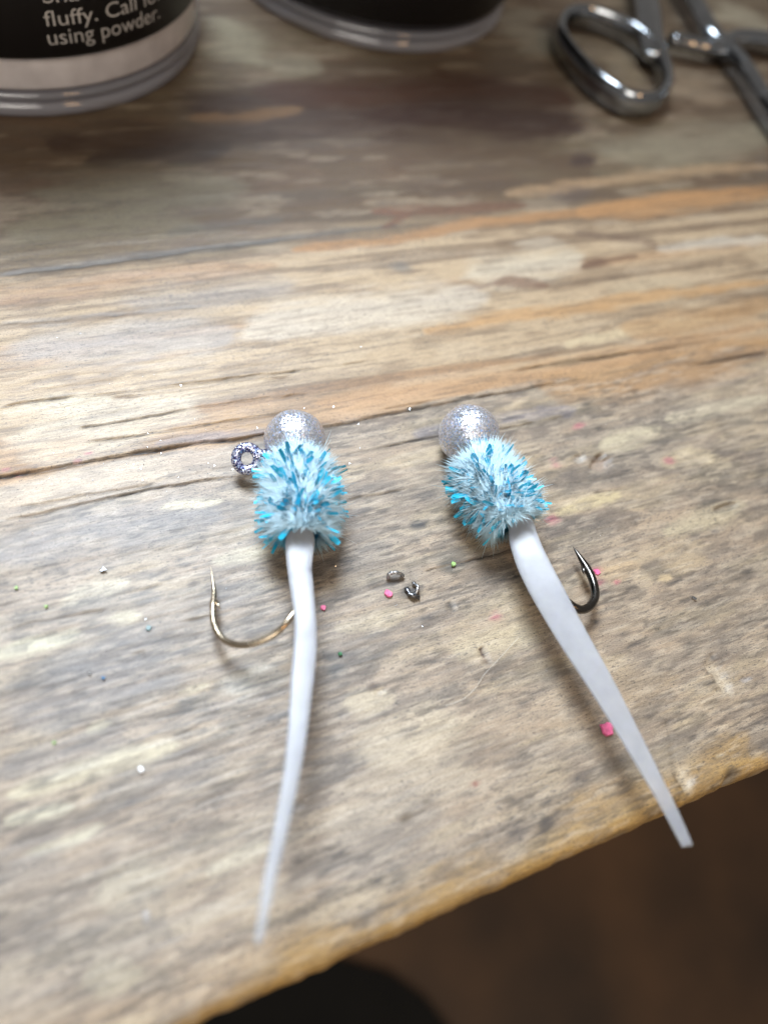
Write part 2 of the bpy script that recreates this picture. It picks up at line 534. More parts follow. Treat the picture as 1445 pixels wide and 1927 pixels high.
# rubbed-in colour
for p, w in (((1120, 1078), 9), ((1127, 1098), 8), ((1088, 800), 7), ((1045, 872), 7), ((1040, 978), 8), ((932, 1160), 7), ((1160, 1096), 4), ((148, 868), 5), ((36, 893), 4), ((12, 884), 4), ((1258, 867), 6), ((168, 853), 3)):
    stroke((206, 96, 122), .62, w, [p], .9, .9, .3)
for p, w in (((638, 1233), 7), ((622, 1238), 10), ((628, 1262), 13), ((280, 1183), 7)):
    stroke((64, 76, 84), .7, w, [p], .9, .9, .3)
for p, w, c in (((365, 1097), 7, (96, 78, 60)), ((1026, 1553), 9, (62, 58, 54)), ((795, 985), 9, (48, 50, 54)), ((783, 988), 8, (60, 62, 66)), ((545, 1528), 6, (74, 72, 72)), ((776, 1112), 12, (58, 54, 54)),
                ((742, 1090), 10, (86, 84, 84)), ((850, 1066), 14, (76, 74, 66)), ((1380, 1450), 10, (84, 76, 66)), ((1120, 1170), 6, (70, 66, 66)), ((1345, 1000), 5, (66, 62, 70)), ((700, 1290), 6, (110, 80, 56)), ((1065, 780), 8, (120, 114, 116)),
                ((355, 1328), 10, (104, 100, 92)), ((385, 1322), 9, (104, 100, 92)), ((228, 1360), 6, (112, 104, 96)), ((765, 1537), 8, (110, 92, 68)), ((802, 1508), 7, (120, 100, 72)), ((895, 1476), 4, (150, 76, 60))):
    stroke(c, .8, w, [p], .9, .8, .3)

# ---- fine fibres over everything
front = 1 - sstep(v_seam - 0.02, v_seam + 0.02, wv)
fib = fbm(U * 4.5, V * 30, 611, 3)
fib2 = fbm(U * 4.0 + 9, V * 26, 621, 3)
clus = fbm(U * 0.9, V * 2.6, 641, 4)
mixin(lin(62, 58, 58), front * sstep(0.55, 0.70, fib) * sstep(0.38, 0.58, clus) * 0.52)
mixin(lin(214, 198, 170), front * sstep(0.56, 0.70, fib2) * 0.34)
mixin(lin(96, 88, 84), front * sstep(0.52, 0.68, fbm(U * 3.2, V * 11, 691, 4)) * 0.26)
mixin(lin(92, 76, 62), (1 - front) * sstep(0.56, 0.70, fbm(U * 1.8, V * 24, 681, 4)) * 0.36)

# ---- cracks, nicks and dents: real depth
Zc = np.zeros_like(Z)
def crack(pts, wpx, depth, dark=0.75, broken=0.45, seed=0, col=(40, 36, 36)):
    P = catmull([puv(*p) for p in pts], 8)
    k = px_per_cm(at(*pts[len(pts) // 2]))
    w = wpx * 0.55 / (k * 0.8)
    lo, hi = P.min(0) - 0.3, P.max(0) + 0.3
    vv = V + (fbm(U * 2.2, U * 0 + seed, 200 + seed, 4) - 0.5) * 0.05 + (fbm(U * 11, U * 0 + seed, 250 + seed, 3) - 0.5) * 0.022
    msk = (U > lo[0]) & (U < hi[0]) & (vv > lo[1] - 0.1) & (vv < hi[1] + 0.1)
    if not msk.any():
        return
    x, y = U[msk], vv[msk]
    d = np.full(x.shape, 1e9)
    t_al = np.zeros(x.shape)
    for i, (a, b) in enumerate(zip(P[:-1], P[1:])):
        ab = b - a
        t = np.clip(((x - a[0]) * ab[0] + (y - a[1]) * ab[1]) / (ab @ ab + 1e-9), 0, 1)
        dd = np.hypot(x - a[0] - ab[0] * t, y - a[1] - ab[1] * t)
        t_al = np.where(dd < d, (i + t) / (len(P) - 1), t_al)
        d = np.minimum(d, dd)
    ends = sstep(0, 0.12, t_al) * sstep(1, 0.88, t_al)
    n = fbm(x * 3.2, y * 0 + seed, 300 + seed, 4)
    ww = w * (0.45 + 1.1 * n) * (0.35 + 0.65 * ends)
    br = 1 - broken * sstep(0.5, 0.62, fbm(x * 1.4, y * 0, 400 + seed, 3))
    g = np.exp(-(d / ww) ** 2) * br * ends ** 0.5
    Zc[msk] = np.minimum(Zc[msk], -depth * g)
    rag = 0.45 + 0.75 * fbm(x * 9, y * 26, 350 + seed, 3)
    halo = np.exp(-(d / (ww * 4.2)) ** 2) * br * ends * 0.55 * sstep(0.46, 0.62, fbm(x * 3.5, y * 22, 370 + seed, 3))
    g = g * rag
    a = np.clip(g * dark * 1.1 + halo * dark, 0, 1)
    C[msk] = C[msk] * (1 - a[:, None]) + np.array(lin(*col)) * a[:, None]

crack([(-200, 930), (0, 897), (153, 871), (318, 843), (460, 823), (615, 803), (720, 781), (890, 749), (993, 731), (1120, 712)], 3.6, 0.05, 0.8, 0.3, 1)
crack([(0, 768), (48, 758), (191, 742), (330, 724), (460, 709), (620, 690), (720, 676)], 2.6, 0.03, 0.65, 0.6, 2)
crack([(60, 775), (200, 752), (330, 735), (470, 716), (560, 706)], 2.2, 0.02, 0.55, 0.7, 3, (96, 72, 52))
crack([(150, 806), (191, 798), (330, 775), (460, 755), (600, 738)], 2.2, 0.03, 0.65, 0.5, 4)
crack([(160, 832), (260, 818), (460, 786), (560, 775)], 2.6, 0.03, 0.7, 0.5, 5)
crack([(0, 982), (150, 948), (270, 924), (380, 906), (470, 893)], 2.6, 0.04, 0.75, 0.4, 6)
crack([(30, 955), (180, 930), (300, 912)], 1.8, 0.02, 0.4, 0.7, 7)
crack([(640, 861), (720, 842), (830, 822), (960, 804), (1080, 778)], 2.4, 0.03, 0.65, 0.6, 8)
crack([(600, 955), (720, 930), (800, 918)], 2.0, 0.02, 0.5, 0.7, 9)
crack([(720, 770), (800, 757), (900, 742)], 2.0, 0.02, 0.5, 0.5, 10)
crack([(960, 700), (1090, 678), (1200, 662), (1360, 640)], 3.0, 0.03, 0.6, 0.5, 11, (84, 62, 42))
crack([(1290, 688), (1445, 664)], 3.5, 0.03, 0.6, 0.5, 12, (84, 62, 42))
crack([(0, 518), (200, 494), (360, 472), (560, 448)], 5.0, 0.03, 0.5, 0.5, 13)
crack([(0, 610), (180, 596), (380, 575)], 3.5, 0.02, 0.45, 0.6, 14)
crack([(1060, 912), (1130, 900), (1180, 890)], 2.4, 0.02, 0.6, 0.6, 15)
crack([(800, 1075), (850, 1063), (960, 1035)], 2.4, 0.03, 0.6, 0.5, 16)
crack([(1251, 1340), (1262, 1400), (1268, 1450), (1287, 1512)], 3.0, 0.03, 0.38, 0.3, 17)
crack([(1337, 1225), (1344, 1260), (1350, 1305)], 2.4, 0.04, 0.5, 0.1, 18)
crack([(904, 1216), (909, 1232), (916, 1250)], 3.0, 0.05, 0.8, 0.0, 19, (90, 62, 38))
crack([(758, 1055), (776, 1090), (790, 1135), (820, 1205)], 1.8, 0.02, 0.45, 0.4, 20)
crack([(206, 778), (240, 750), (275, 720)], 1.5, 0.015, 0.35, 0.3, 21)
crack([(1112, 928), (1180, 920), (1194, 916)], 2.0, 0.02, 0.5, 0.5, 22)
crack([(1189, 975), (1196, 992)], 1.6, 0.02, 0.6, 0.0, 23)
crack([(845, 1130), (852, 1150)], 4.0, 0.02, 0.5, 0.0, 24)
crack([(260, 1225), (262, 1250)], 3.0, 0.02, 0.4, 0.0, 25)
crack([(0, 1195), (80, 1168), (200, 1150)], 3.0, 0.02, 0.4, 0.6, 26)
crack([(350, 1170), (400, 1162)], 2.2, 0.02, 0.5, 0.3, 27)
def dent(p, rx, ry, depth, col=None, alpha=0.7):
    q = puv(*p); k = px_per_cm(at(*p)) * 0.85
    du, dv = (U - q[0]) * k / rx, (V - q[1]) * k / ry
    d = np.hypot(du, dv) + (fbm(U * 9, V * 14, 77, 3) - 0.5) * 0.7
    g = 1 - sstep(0.55, 1.1, d)
    Zc[:] = np.minimum(Zc, -depth * g)
    if col is not None:
        mixin(lin(*col), g * alpha)
dent((1365, 955), 26, 9, 0.05, (120, 110, 98), .5)
dent((1352, 1270), 13, 34, 0.05, (206, 190, 160), .8)
dent((1288, 1462), 13, 30, 0.05, (206, 190, 160), .8)
dent((1090, 862), 12, 8, 0.05, (196, 190, 178), .6)
dent((1130, 872), 22, 14, 0.07, (180, 160, 140), .6)
dent((1128, 858), 9, 6, 0.07, (112, 90, 70), .6)
dent((1355, 1420), 9, 5, 0.03, (196, 182, 150), .5)
dent((1388, 1470), 9, 13, 0.06, (216, 206, 184), .7)
dent((715, 1302), 8, 5, 0.03, (214, 202, 180), .7)
dent((1402, 1278), 14, 7, 0.03, (170, 166, 162), .6)
dent((560, 1515), 7, 7, 0.03, (90, 86, 84), .5)
Z = Z + Zc + np.where(Z > -0.3, (fbm(U * 0.5, V * 3.5, 500, 5) - 0.5) * 0.022 + (fbm(U * 2.0, V * 16, 510, 4) - 0.5) * 0.010, 0)
lum = (C @ np.array((0.25, 0.62, 0.13)))[..., None]
ds = (0.06 + (1 - sstep(v_seam - 0.05, v_seam + 0.05, wv)) * sstep(V_EDGE + 0.25, V_EDGE + 0.8, V) * (0.08 + 0.20 * sstep(4.2, 1.0, U)))[..., None]
C = np.clip((lum * np.array((1.02, 1.0, 0.95)) * ds + C * (1 - ds)) * 0.73 * np.array((1.02, 0.985, 1.0)), 0.004, 0.9)

nv, nu = U.shape
verts = np.stack([U, V, Z], -1).reshape(-1, 3)
idx = np.arange(nv * nu).reshape(nv, nu)
quads = np.stack([idx[:-1, :-1], idx[:-1, 1:], idx[1:, 1:], idx[1:, :-1]], -1).reshape(-1, 4)
me = bpy.data.meshes.new('workbench_board')
me.vertices.add(len(verts)); me.vertices.foreach_set('co', verts.ravel().astype(np.float32))
me.loops.add(quads.size); me.loops.foreach_set('vertex_index', quads.ravel().astype(np.int32))
me.polygons.add(len(quads)); me.polygons.foreach_set('loop_start', np.arange(0, quads.size, 4, dtype=np.int32))
me.polygons.foreach_set('use_smooth', np.ones(len(quads), dtype=bool))
me.update(calc_edges=True)
ca = me.color_attributes.new('stain', 'FLOAT_COLOR', 'POINT')  # whole wood colour: real stains plus the painted far falloff
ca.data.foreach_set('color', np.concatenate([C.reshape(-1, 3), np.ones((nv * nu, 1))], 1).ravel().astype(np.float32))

def board_material():
    m, nt, p, out = new_mat('weathered_wood')
    L = nt.links.new
    tc = node(nt, 'ShaderNodeTexCoord')
    def nz(scale, sc_, det=5.0, rough=0.6, dist=0.0):
        mp = node(nt, 'ShaderNodeMapping'); mp.inputs['Scale'].default_value = (*scale, 1)
        L(tc.outputs['Object'], mp.inputs['Vector'])
        n = node(nt, 'ShaderNodeTexNoise', i_Scale=sc_, i_Detail=det, i_Roughness=rough, i_Distortion=dist)
        L(mp.outputs['Vector'], n.inputs['Vector'])
        return n.outputs['Fac']
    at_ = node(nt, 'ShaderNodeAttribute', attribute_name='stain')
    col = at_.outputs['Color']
    grain = nz((1.3, 16), 1.6, 8.0, 0.68, 0.25)
    fine = nz((4, 52), 1.8, 7.0, 0.75)
    grit = nz((24, 40), 1.8, 4.0, 0.75)
    patch = nz((0.5, 1.8), 1.0, 4.0, 0.6)
    col = mixc(nt, col, ramp(nt, grain, [(0.30, 0.66), (0.52, 1.0), (0.72, 1.18)]), 0.45, 'MULTIPLY')
    col = mixc(nt, col, ramp(nt, fine, [(0.30, 0.55), (0.5, 1.0), (0.70, 1.28)]), 0.9, 'MULTIPLY')
    col = mixc(nt, col, ramp(nt, grit, [(0.32, 0.62), (0.5, 1.0), (0.7, 1.25)]), 0.85, 'MULTIPLY')
    # black mould specks caught in the pores, thicker in patches
    specks = nz((9, 48), 1.4, 3.0, 0.6)
    sp = ramp(nt, specks, [(0.56, 0.0), (0.64, 1.0)])
    pm = ramp(nt, patch, [(0.38, 0.10), (0.60, 0.75)])
    mk = node(nt, 'ShaderNodeMath', operation='MULTIPLY'); L(sp, mk.inputs[0]); L(pm, mk.inputs[1])
    col = mixc(nt, col, lin(58, 56, 58), mk.outputs[0])
    dots = nz((26, 44), 1.0, 2.0, 0.5)
    dk = ramp(nt, dots, [(0.66, 0.0), (0.71, 0.75)])
    col = mixc(nt, col, lin(44, 42, 44), dk)
    L(col, p.inputs['Base Color'])
    L(ramp(nt, grain, [(0.3, 0.60), (0.7, 0.46)]), p.inputs['Roughness'])
    p.inputs['Specular IOR Level'].default_value = 0.35
    p.inputs['Coat Weight'].default_value = 0.32
    p.inputs['Coat Roughness'].default_value = 0.42
    b1 = node(nt, 'ShaderNodeBump', i_Strength=0.5, i_Distance=0.02); L(grain, b1.inputs['Height'])
    b2 = node(nt, 'ShaderNodeBump', i_Strength=0.45, i_Distance=0.008); L(fine, b2.inputs['Height']); L(b1.outputs['Normal'], b2.inputs['Normal'])
    b3 = node(nt, 'ShaderNodeBump', i_Strength=0.35, i_Distance=0.004); L(grit, b3.inputs['Height']); L(b2.outputs['Normal'], b3.inputs['Normal'])
    L(b3.outputs['Normal'], p.inputs['Normal'])
    return m
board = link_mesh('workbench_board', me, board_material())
board.rotation_euler = (0, 0, TH)
tag(board, 'weathered grey and tan wooden workbench board with long cracks and a worn yellow front edge', 'workbench')

# ------------------------------------------------------------------ paint jars
JR = 3.1
def jar_center(cx, cy):
    return np.array((cx, cy, 0.0))
J1 = np.array((-9.82, 12.56)) * CAMH / 8 + np.array((0.05, -0.11))
J2 = np.array((-4.85, 18.6)) * CAMH / 8

def acrylic(name, tint, haze, rough, body=(0.62, 0.62, 0.72), ior=1.28):
    m, nt, p, out = new_mat(name)
    nt.nodes.remove(p)
    L = nt.links.new
    n = node(nt, 'ShaderNodeTexNoise', i_Scale=1.5, i_Detail=6.0)
    tr_ = node(nt, 'ShaderNodeBsdfTransparent'); tr_.inputs['Color'].default_value = (*tint, 1)
    df = node(nt, 'ShaderNodeBsdfDiffuse'); df.inputs['Color'].default_value = (*body, 1)
    tl = node(nt, 'ShaderNodeBsdfTranslucent'); tl.inputs['Color'].default_value = (*body, 1)
    gl_ = node(nt, 'ShaderNodeBsdfGlossy'); gl_.inputs['Color'].default_value = (0.95, 0.96, 1, 1)
    L(ramp(nt, n.outputs['Fac'], [(0.4, rough * 0.6), (0.7, rough * 1.5)]), gl_.inputs['Roughness'])
    m1 = node(nt, 'ShaderNodeMixShader'); m1.inputs[0].default_value = 0.5
    L(df.outputs[0], m1.inputs[1]); L(tl.outputs[0], m1.inputs[2])
    m2 = node(nt, 'ShaderNodeMixShader'); m2.inputs[0].default_value = haze
    L(tr_.outputs[0], m2.inputs[1]); L(m1.outputs[0], m2.inputs[2])
    fr = node(nt, 'ShaderNodeFresnel', i_IOR=ior)
    m3 = node(nt, 'ShaderNodeMixShader')
    ge = node(nt, 'ShaderNodeNewGeometry')
    bk = node(nt, 'ShaderNodeMath', operation='SUBTRACT'); bk.inputs[0].default_value = 1.0; L(ge.outputs['Backfacing'], bk.inputs[1])
    fm2 = node(nt, 'ShaderNodeMath', operation='MULTIPLY'); L(fr.outputs[0], fm2.inputs[0]); L(bk.outputs[0], fm2.inputs[1])
    L(fm2.outputs[0], m3.inputs[0]); L(m2.outputs[0], m3.inputs[1]); L(gl_.outputs[0], m3.inputs[2])
    L(m3.outputs[0], out.inputs['Surface'])
    return m
m_clear = acrylic('clear_acrylic', (0.98, 0.98, 0.99), 0.02, 0.12)
m_base = acrylic('thick_clear_acrylic', (0.92, 0.93, 0.98), 0.32, 0.12, (0.86, 0.87, 0.96), 1.75)
m_powder = plain('grey_paint_powder', lin(242, 236, 234), 0.9, noise=0.07, nscale=2.0, bump=0.2)
m_black_powder = plain('black_paint_powder', lin(34, 33, 36), 0.9, noise=0.10, nscale=3.0)
m_label = plain('black_label_print', lin(30, 29, 31), 0.42, noise=0.05, nscale=2.0)
m_letter = plain('grey_lettering', lin(176, 172, 170), 0.5, noise=0.08, nscale=3.0)
m_lid = plain('black_ribbed_lid', lin(26, 26, 28), 0.4, noise=0.05)

def make_jar(center, powder, label_from, label, jar_label):
    root = empty('paint_jar', (center[0], center[1], 0))
    tag(root, jar_label, 'jar', 'jars of powder paint on the bench')
    r = JR
    cx, cy = center[0], center[1]
    def part(name, prof, mat, n=128):
        v, f = lathe(prof, n)
        return link_mesh(name, mesh_from(name, [(x + cx, y + cy, z) for x, y, z in v], f), mat, root)
    part('base', [(0.0, 0.08), (r - 0.6, 0.08), (r - 0.42, 0.0), (r - 0.08, 0.0), (r - 0.02, 0.03), (r, 0.08), (r - 0.005, 0.15), (r - 0.05, 0.20), (r - 0.09, 0.215),
                  (r - 0.06, 0.235), (r - 0.012, 0.27), (r - 0.004, 0.32), (r - 0.03, 0.37), (r - 0.10, 0.385), (r - 0.5, 0.385), (0.0, 0.385)], m_base)
    ri = r - 0.035
    part('wall', [(r - 0.05, 0.388), (r - 0.006, 0.43), (r, 0.52), (r, 4.6), (r - 0.1, 4.75), (r - 0.3, 4.85), (r - 0.3, 5.6), (ri - 0.25, 5.6), (ri - 0.25, 4.85), (ri, 4.6), (ri, 0.388)], m_clear)
    rp = ri - 0.012
    part('powder', [(0, 0.39), (rp - 0.12, 0.39), (rp - 0.03, 0.41), (rp, 0.46), (rp, 3.9), (rp - 0.2, 4.0), (0, 4.15)], powder, 96)
    lv, lf = lathe([(r + 0.004, label_from), (r + 0.018, label_from + 0.004), (r + 0.018, 4.5), (r + 0.004, 4.505)], 128)
    lab = link_mesh('label', mesh_from('label', [(x + center[0], y + center[1], z) for x, y, z in lv], lf), m_label, root)
    # ribbed screw lid
    pr, n = [], 144
    v, f = [], []
    rows = [(r - 0.02, 5.0, 1), (r + 0.06, 5.06, 1), (r + 0.06, 6.3, 1), (r - 0.05, 6.45, 0), (r - 0.3, 6.5, 0), (0.0, 6.5, 0)]
    for rr, z, rib in rows:
        for k in range(n):
            a = 2 * math.pi * k / n
            q = rr + (0.04 if (k % 2 and rib) else 0)
            v.append((q * math.cos(a) + center[0], q * math.sin(a) + center[1], z))
    for i in range(len(rows) - 1):
        for k in range(n):
            f.append((i * n + k, i * n + (k + 1) % n, (i + 1) * n + (k + 1) % n, (i + 1) * n + k))
    link_mesh('lid', mesh_from('lid', v, f, False), m_lid, root)
    return root, lab

def hit_jar(x, y, center, r):
    d = ray(x, y)
    a = d[0] ** 2 + d[1] ** 2
    ox, oy = -center[0], -center[1]
    b = 2 * (ox * d[0] + oy * d[1])
    c = ox * ox + oy * oy - r * r
    disc = b * b - 4 * a * c
    t = (-b - math.sqrt(max(disc, 0))) / (2 * a)
    q = CAM + d * t
    return math.atan2(q[1] - center[1], q[0] - center[0]), q[2]

lab_z1 = hit_jar(60, 110, J1, JR)[1]
lab_z2 = hit_jar(740, 44, J2, JR)[1]
print('label z', lab_z1, lab_z2, [hit_jar(*q, J1, JR) for q in ((92, 83), (185, 76), (300, 35), (85, 48), (300, 5))])
jar1, lab1 = make_jar(J1, m_powder, lab_z1, None, 'clear jar of grey powder with white lettering on its black label')
jar2, lab2 = make_jar(J2, m_black_powder, lab_z2, None, 'clear jar with dark contents and plain black label, nearer the forceps')

def jar_text(word, a0, z0, a1, height, center, parent, name='letter'):
    cu = bpy.data.curves.new('text', 'FONT')
    cu.body = word
    cu.size = 1.0
    cu.resolution_u = 4
    to = bpy.data.objects.new('text', cu)
    COL.objects.link(to)
    dg = bpy.context.evaluated_depsgraph_get()
    me_ = bpy.data.meshes.new_from_object(to.evaluated_get(dg))
    bpy.data.objects.remove(to, do_unlink=True)
    bm = bmesh.new(); bm.from_mesh(me_)
    xs = [v.co.x for v in bm.verts]
    x0, x1 = min(xs), max(xs)
    bmesh.ops.triangulate(bm, faces=bm.faces)
    bm.verts.index_update()
    ox = [v.co.x for v in bm.verts]
    for v in bm.verts:
        a = a0 + (v.co.x - x0) / (x1 - x0) * (a1 - a0)
        z = z0 + v.co.y * height
        rr = JR + 0.024
        v.co = (center[0] + rr * math.cos(a), center[1] + rr * math.sin(a), z)
    # one mesh per letter: islands that overlap along the line belong together (i and its dot)
    bm.verts.ensure_lookup_table()
    seen, isl = set(), []
    for v0 in bm.verts:
        if v0.index in seen:
            continue
        st, comp = [v0], []
        seen.add(v0.index)
        while st:
            q = st.pop(); comp.append(q)
            for e in q.link_edges:
                w_ = e.other_vert(q)
                if w_.index not in seen:
                    seen.add(w_.index); st.append(w_)
        isl.append((min(ox[q.index] for q in comp), max(ox[q.index] for q in comp), comp))
    isl.sort(key=lambda t: t[0])
    groups = []
    for a, b, comp in isl:
        if groups and a < groups[-1][1] - 0.3 * (b - a):
            groups[-1][1] = max(groups[-1][1], b); groups[-1][2] += comp
        else:
            groups.append([a, b, list(comp)])
    for a, b, comp in groups:
        ids = {q.index: i for i, q in enumerate(comp)}
        fs = [tuple(ids[v.index] for v in f_.verts) for f_ in bm.faces if f_.verts[0].index in ids]
        link_mesh(name, mesh_from('letter', [tuple(q.co) for q in comp], fs, False), m_letter, parent)
    bm.free()

def line(word, p0, p1, hp):
    a0, z0 = hit_jar(*p0, J1, JR + 0.02)
    a1, z1 = hit_jar(*p1, J1, JR + 0.02)
    zt = hit_jar(p0[0] - 3, p0[1] - hp, J1, JR + 0.02)[1]
    jar_text(word, a0, (z0 + z1) / 2 if abs(z1 - z0) < 0.12 else z0, a1, (zt - z0) / 0.73, J1, lab1)
line('using powder.', (92, 82), (301, 36), 31)
line('fluffy. Call for', (85, 45), (306, 0), 31)
line('Sha', (82, 6), (150, 0), 31)

# ------------------------------------------------------------------ forceps
def steel(name, base, rough):
    m, nt, p, out = new_mat(name)
    tc = node(nt, 'ShaderNodeTexCoord')
    n = node(nt, 'ShaderNodeTexNoise', i_Scale=5.0, i_Detail=6.0)
    nt.links.new(tc.outputs['Object'], n.inputs['Vector'])
    nt.links.new(ramp(nt, n.outputs['Fac'], [(0.35, rough * 0.7), (0.7, rough * 1.6)]), p.inputs['Roughness'])
    nt.links.new(ramp(nt, n.outputs['Fac'], [(0.3, tuple(v * 0.8 for v in base)), (0.7, base)]), p.inputs['Base Color'])
    p.inputs['Metallic'].default_value = 1.0
    return m
m_steel = steel('polished_steel', (0.36, 0.38, 0.41), 0.13)
fo = at(1270, 60)
forceps = empty('forceps', (fo[0], fo[1], 0))
tag(forceps, 'polished steel forceps with ring handles, resting on the bench beside the jars', 'forceps')
def swept(name, path, rad, parent, mat, nseg=16, closed=False, up=None):
    v, f = sweep(path, rad, nseg, closed, up)
    return link_mesh(name, mesh_from(name, v, f), mat, parent)
ZR = 0.28
ring = catmull([at(x, y, ZR) for x, y in ((1052, 72), (1062, 38), (1100, 32), (1150, 48), (1200, 75), (1238, 115), (1250, 165), (1225, 196), (1175, 193), (1120, 158), (1078, 115))], 10, True)
swept('finger_ring', ring, [(0.125, 0.27)] * len(ring), forceps, m_steel, 18, True, (0, 0, 1))
ring2 = catmull([at(x, y, ZR) for x, y in ((1362, 84), (1400, 140), (1440, 205), (1490, 265), (1560, 290), (1610, 255), (1590, 180), (1520, 115), (1440, 82))], 10, True)
swept('finger_ring', ring2, [(0.16, 0.27)] * len(ring2), forceps, m_steel, 18, True, (0, 0, 1))
piv = at(1150, -210, 0.35)
sh1 = catmull([at(1235, 112, .32), at(1222, 60, .42), at(1217, 10, .45), at(1190, -90, .42), piv], 8)
swept('shank', sh1, [(0.32, 0.15)] * len(sh1), forceps, m_steel, 16, False, (0, 0, 1))
sh2 = catmull([at(1368, 92, .32), at(1335, 60, .40), at(1302, 0, .42), at(1245, -90, .42), piv + np.array((0, 0, .12))], 8)
swept('shank', sh2, [(0.24, 0.2)] * len(sh2), forceps, m_steel, 16, False, (0, 0, 1))
rt_ = catmull([at(1362, 96, .30), at(1330, 90, .34), at(1295, 82, .34), at(1262, 74, .36)], 6)
swept('ratchet', rt_, [(0.20, 0.16)] * len(rt_), forceps, m_steel, 12, False, (0, 0, 1))
dv_ = (piv - at(1270, 60, .4)); dv_ /= np.linalg.norm(dv_); dv_[2] = -0.03
sd = np.cross(dv_, (0, 0, 1))
for s in (-1, 1):
    jw = catmull([piv, piv + dv_ * 1.5 + sd * 0.25 * s, piv + dv_ * 3.6 + sd * 0.06 * s], 8)
    swept('jaw', jw, [(0.22 * (1 - 0.7 * i / len(jw)), 0.18 * (1 - 0.6 * i / len(jw))) for i in range(len(jw))], forceps, m_steel, 12, False, (0, 0, 1))
v, f = sweep(np.array([piv + np.array((0, 0, -.25)), piv + np.array((0, 0, .34)), piv + np.array((0, 0, .38))]), [0.3, 0.3, 0.2], 20)
link_mesh('pivot_screw', mesh_from('pivot_screw', v, f), m_steel, forceps)

# ------------------------------------------------------------------ fishing jigs
def glitter_mat(name, base_a, base_b, scale, tilt, rough):
    m, nt, p, out = new_mat(name)
    L = nt.links.new
    tc = node(nt, 'ShaderNodeTexCoord')
    vo = node(nt, 'ShaderNodeTexVoronoi', i_Scale=scale)
    L(tc.outputs['Object'], vo.inputs['Vector'])
    geo = node(nt, 'ShaderNodeNewGeometry')
    sub = node(nt, 'ShaderNodeVectorMath', operation='SUBTRACT'); L(vo.outputs['Color'], sub.inputs[0]); sub.inputs[1].default_value = (0.5, 0.5, 0.5)
    scl = node(nt, 'ShaderNodeVectorMath', operation='SCALE'); L(sub.outputs[0], scl.inputs[0]); scl.inputs['Scale'].default_value = tilt
    add = node(nt, 'ShaderNodeVectorMath', operation='ADD'); L(geo.outputs['Normal'], add.inputs[0]); L(scl.outputs[0], add.inputs[1])
    nor = node(nt, 'ShaderNodeVectorMath', operation='NORMALIZE'); L(add.outputs[0], nor.inputs[0])
    L(nor.outputs[0], p.inputs['Normal'])
    sep = node(nt, 'ShaderNodeSeparateColor'); L(vo.outputs['Color'], sep.inputs[0])
    c = ramp(nt, sep.outputs[0], [(0.0, base_a), (0.45, base_b), (0.70, (0.75, 0.77, 0.90)), (0.82, (0.35, 0.55, 0.95)), (0.90, (0.78, 0.70, 0.82)), (1.0, (0.92, 0.94, 1.0))])
    L(c, p.inputs['Base Color'])
    L(ramp(nt, sep.outputs[1], [(0.0, rough * 1.5), (1.0, rough * 0.6)]), p.inputs['Roughness'])
    p.inputs['Metallic'].default_value = 0.75
    p.inputs['Coat Weight'].default_value = 0.5
    p.inputs['Coat Roughness'].default_value = 0.12
    return m
m_head = glitter_mat('silver_glitter_paint', (0.38, 0.385, 0.41), (0.58, 0.585, 0.61), 58, 0.52, 0.33)
m_eye = glitter_mat('dark_glitter_paint', (0.03, 0.03, 0.10), (0.07, 0.07, 0.22), 60, 0.42, 0.30)
m_hook_bronze = steel('bronze_hook_wire', (0.52, 0.43, 0.32), 0.2)
m_hook_dark = steel('dark_hook_wire', (0.13, 0.12, 0.11), 0.22)

m_fuzz, nt, p, out = new_mat('white_chenille_fibre')
nt.nodes.remove(p)
oi = node(nt, 'ShaderNodeAttribute', attribute_name='tint')
di = node(nt, 'ShaderNodeBsdfDiffuse'); tr = node(nt, 'ShaderNodeBsdfTranslucent')
nt.links.new(oi.outputs['Color'], di.inputs['Color']); nt.links.new(oi.outputs['Color'], tr.inputs['Color'])
mx = node(nt, 'ShaderNodeMixShader'); mx.inputs[0].default_value = 0.25
nt.links.new(di.outputs[0], mx.inputs[1]); nt.links.new(tr.outputs[0], mx.inputs[2])
tq = node(nt, 'ShaderNodeBsdfTransparent'); mq = node(nt, 'ShaderNodeMixShader'); mq.inputs[0].default_value = 0.20
nt.links.new(mx.outputs[0], mq.inputs[1]); nt.links.new(tq.outputs[0], mq.inputs[2])
nt.links.new(mq.outputs[0], out.inputs['Surface'])

def tinsel_mat(name, col, rough):
    m, nt, p, out = new_mat(name)
    oi = node(nt, 'ShaderNodeObjectInfo')
    nt.links.new(ramp(nt, oi.outputs['Random'], [(0.0, tuple(v * 0.55 for v in col)), (0.5, col), (1.0, tuple(min(1, v * 1.3 + 0.03) for v in col))]), p.inputs['Base Color'])
    p.inputs['Metallic'].default_value = 0.4
    p.inputs['Roughness'].default_value = rough
    p.inputs['Coat Weight'].default_value = 0.6
    p.inputs['Coat Roughness'].default_value = 0.08
    return m
m_tinsel = tinsel_mat('blue_metallic_tinsel', (0.02, 0.50, 0.74), 0.32)
m_core = plain('white_chenille_core', (0.40, 0.70, 0.92), 0.9, noise=0.25, nscale=9.0)

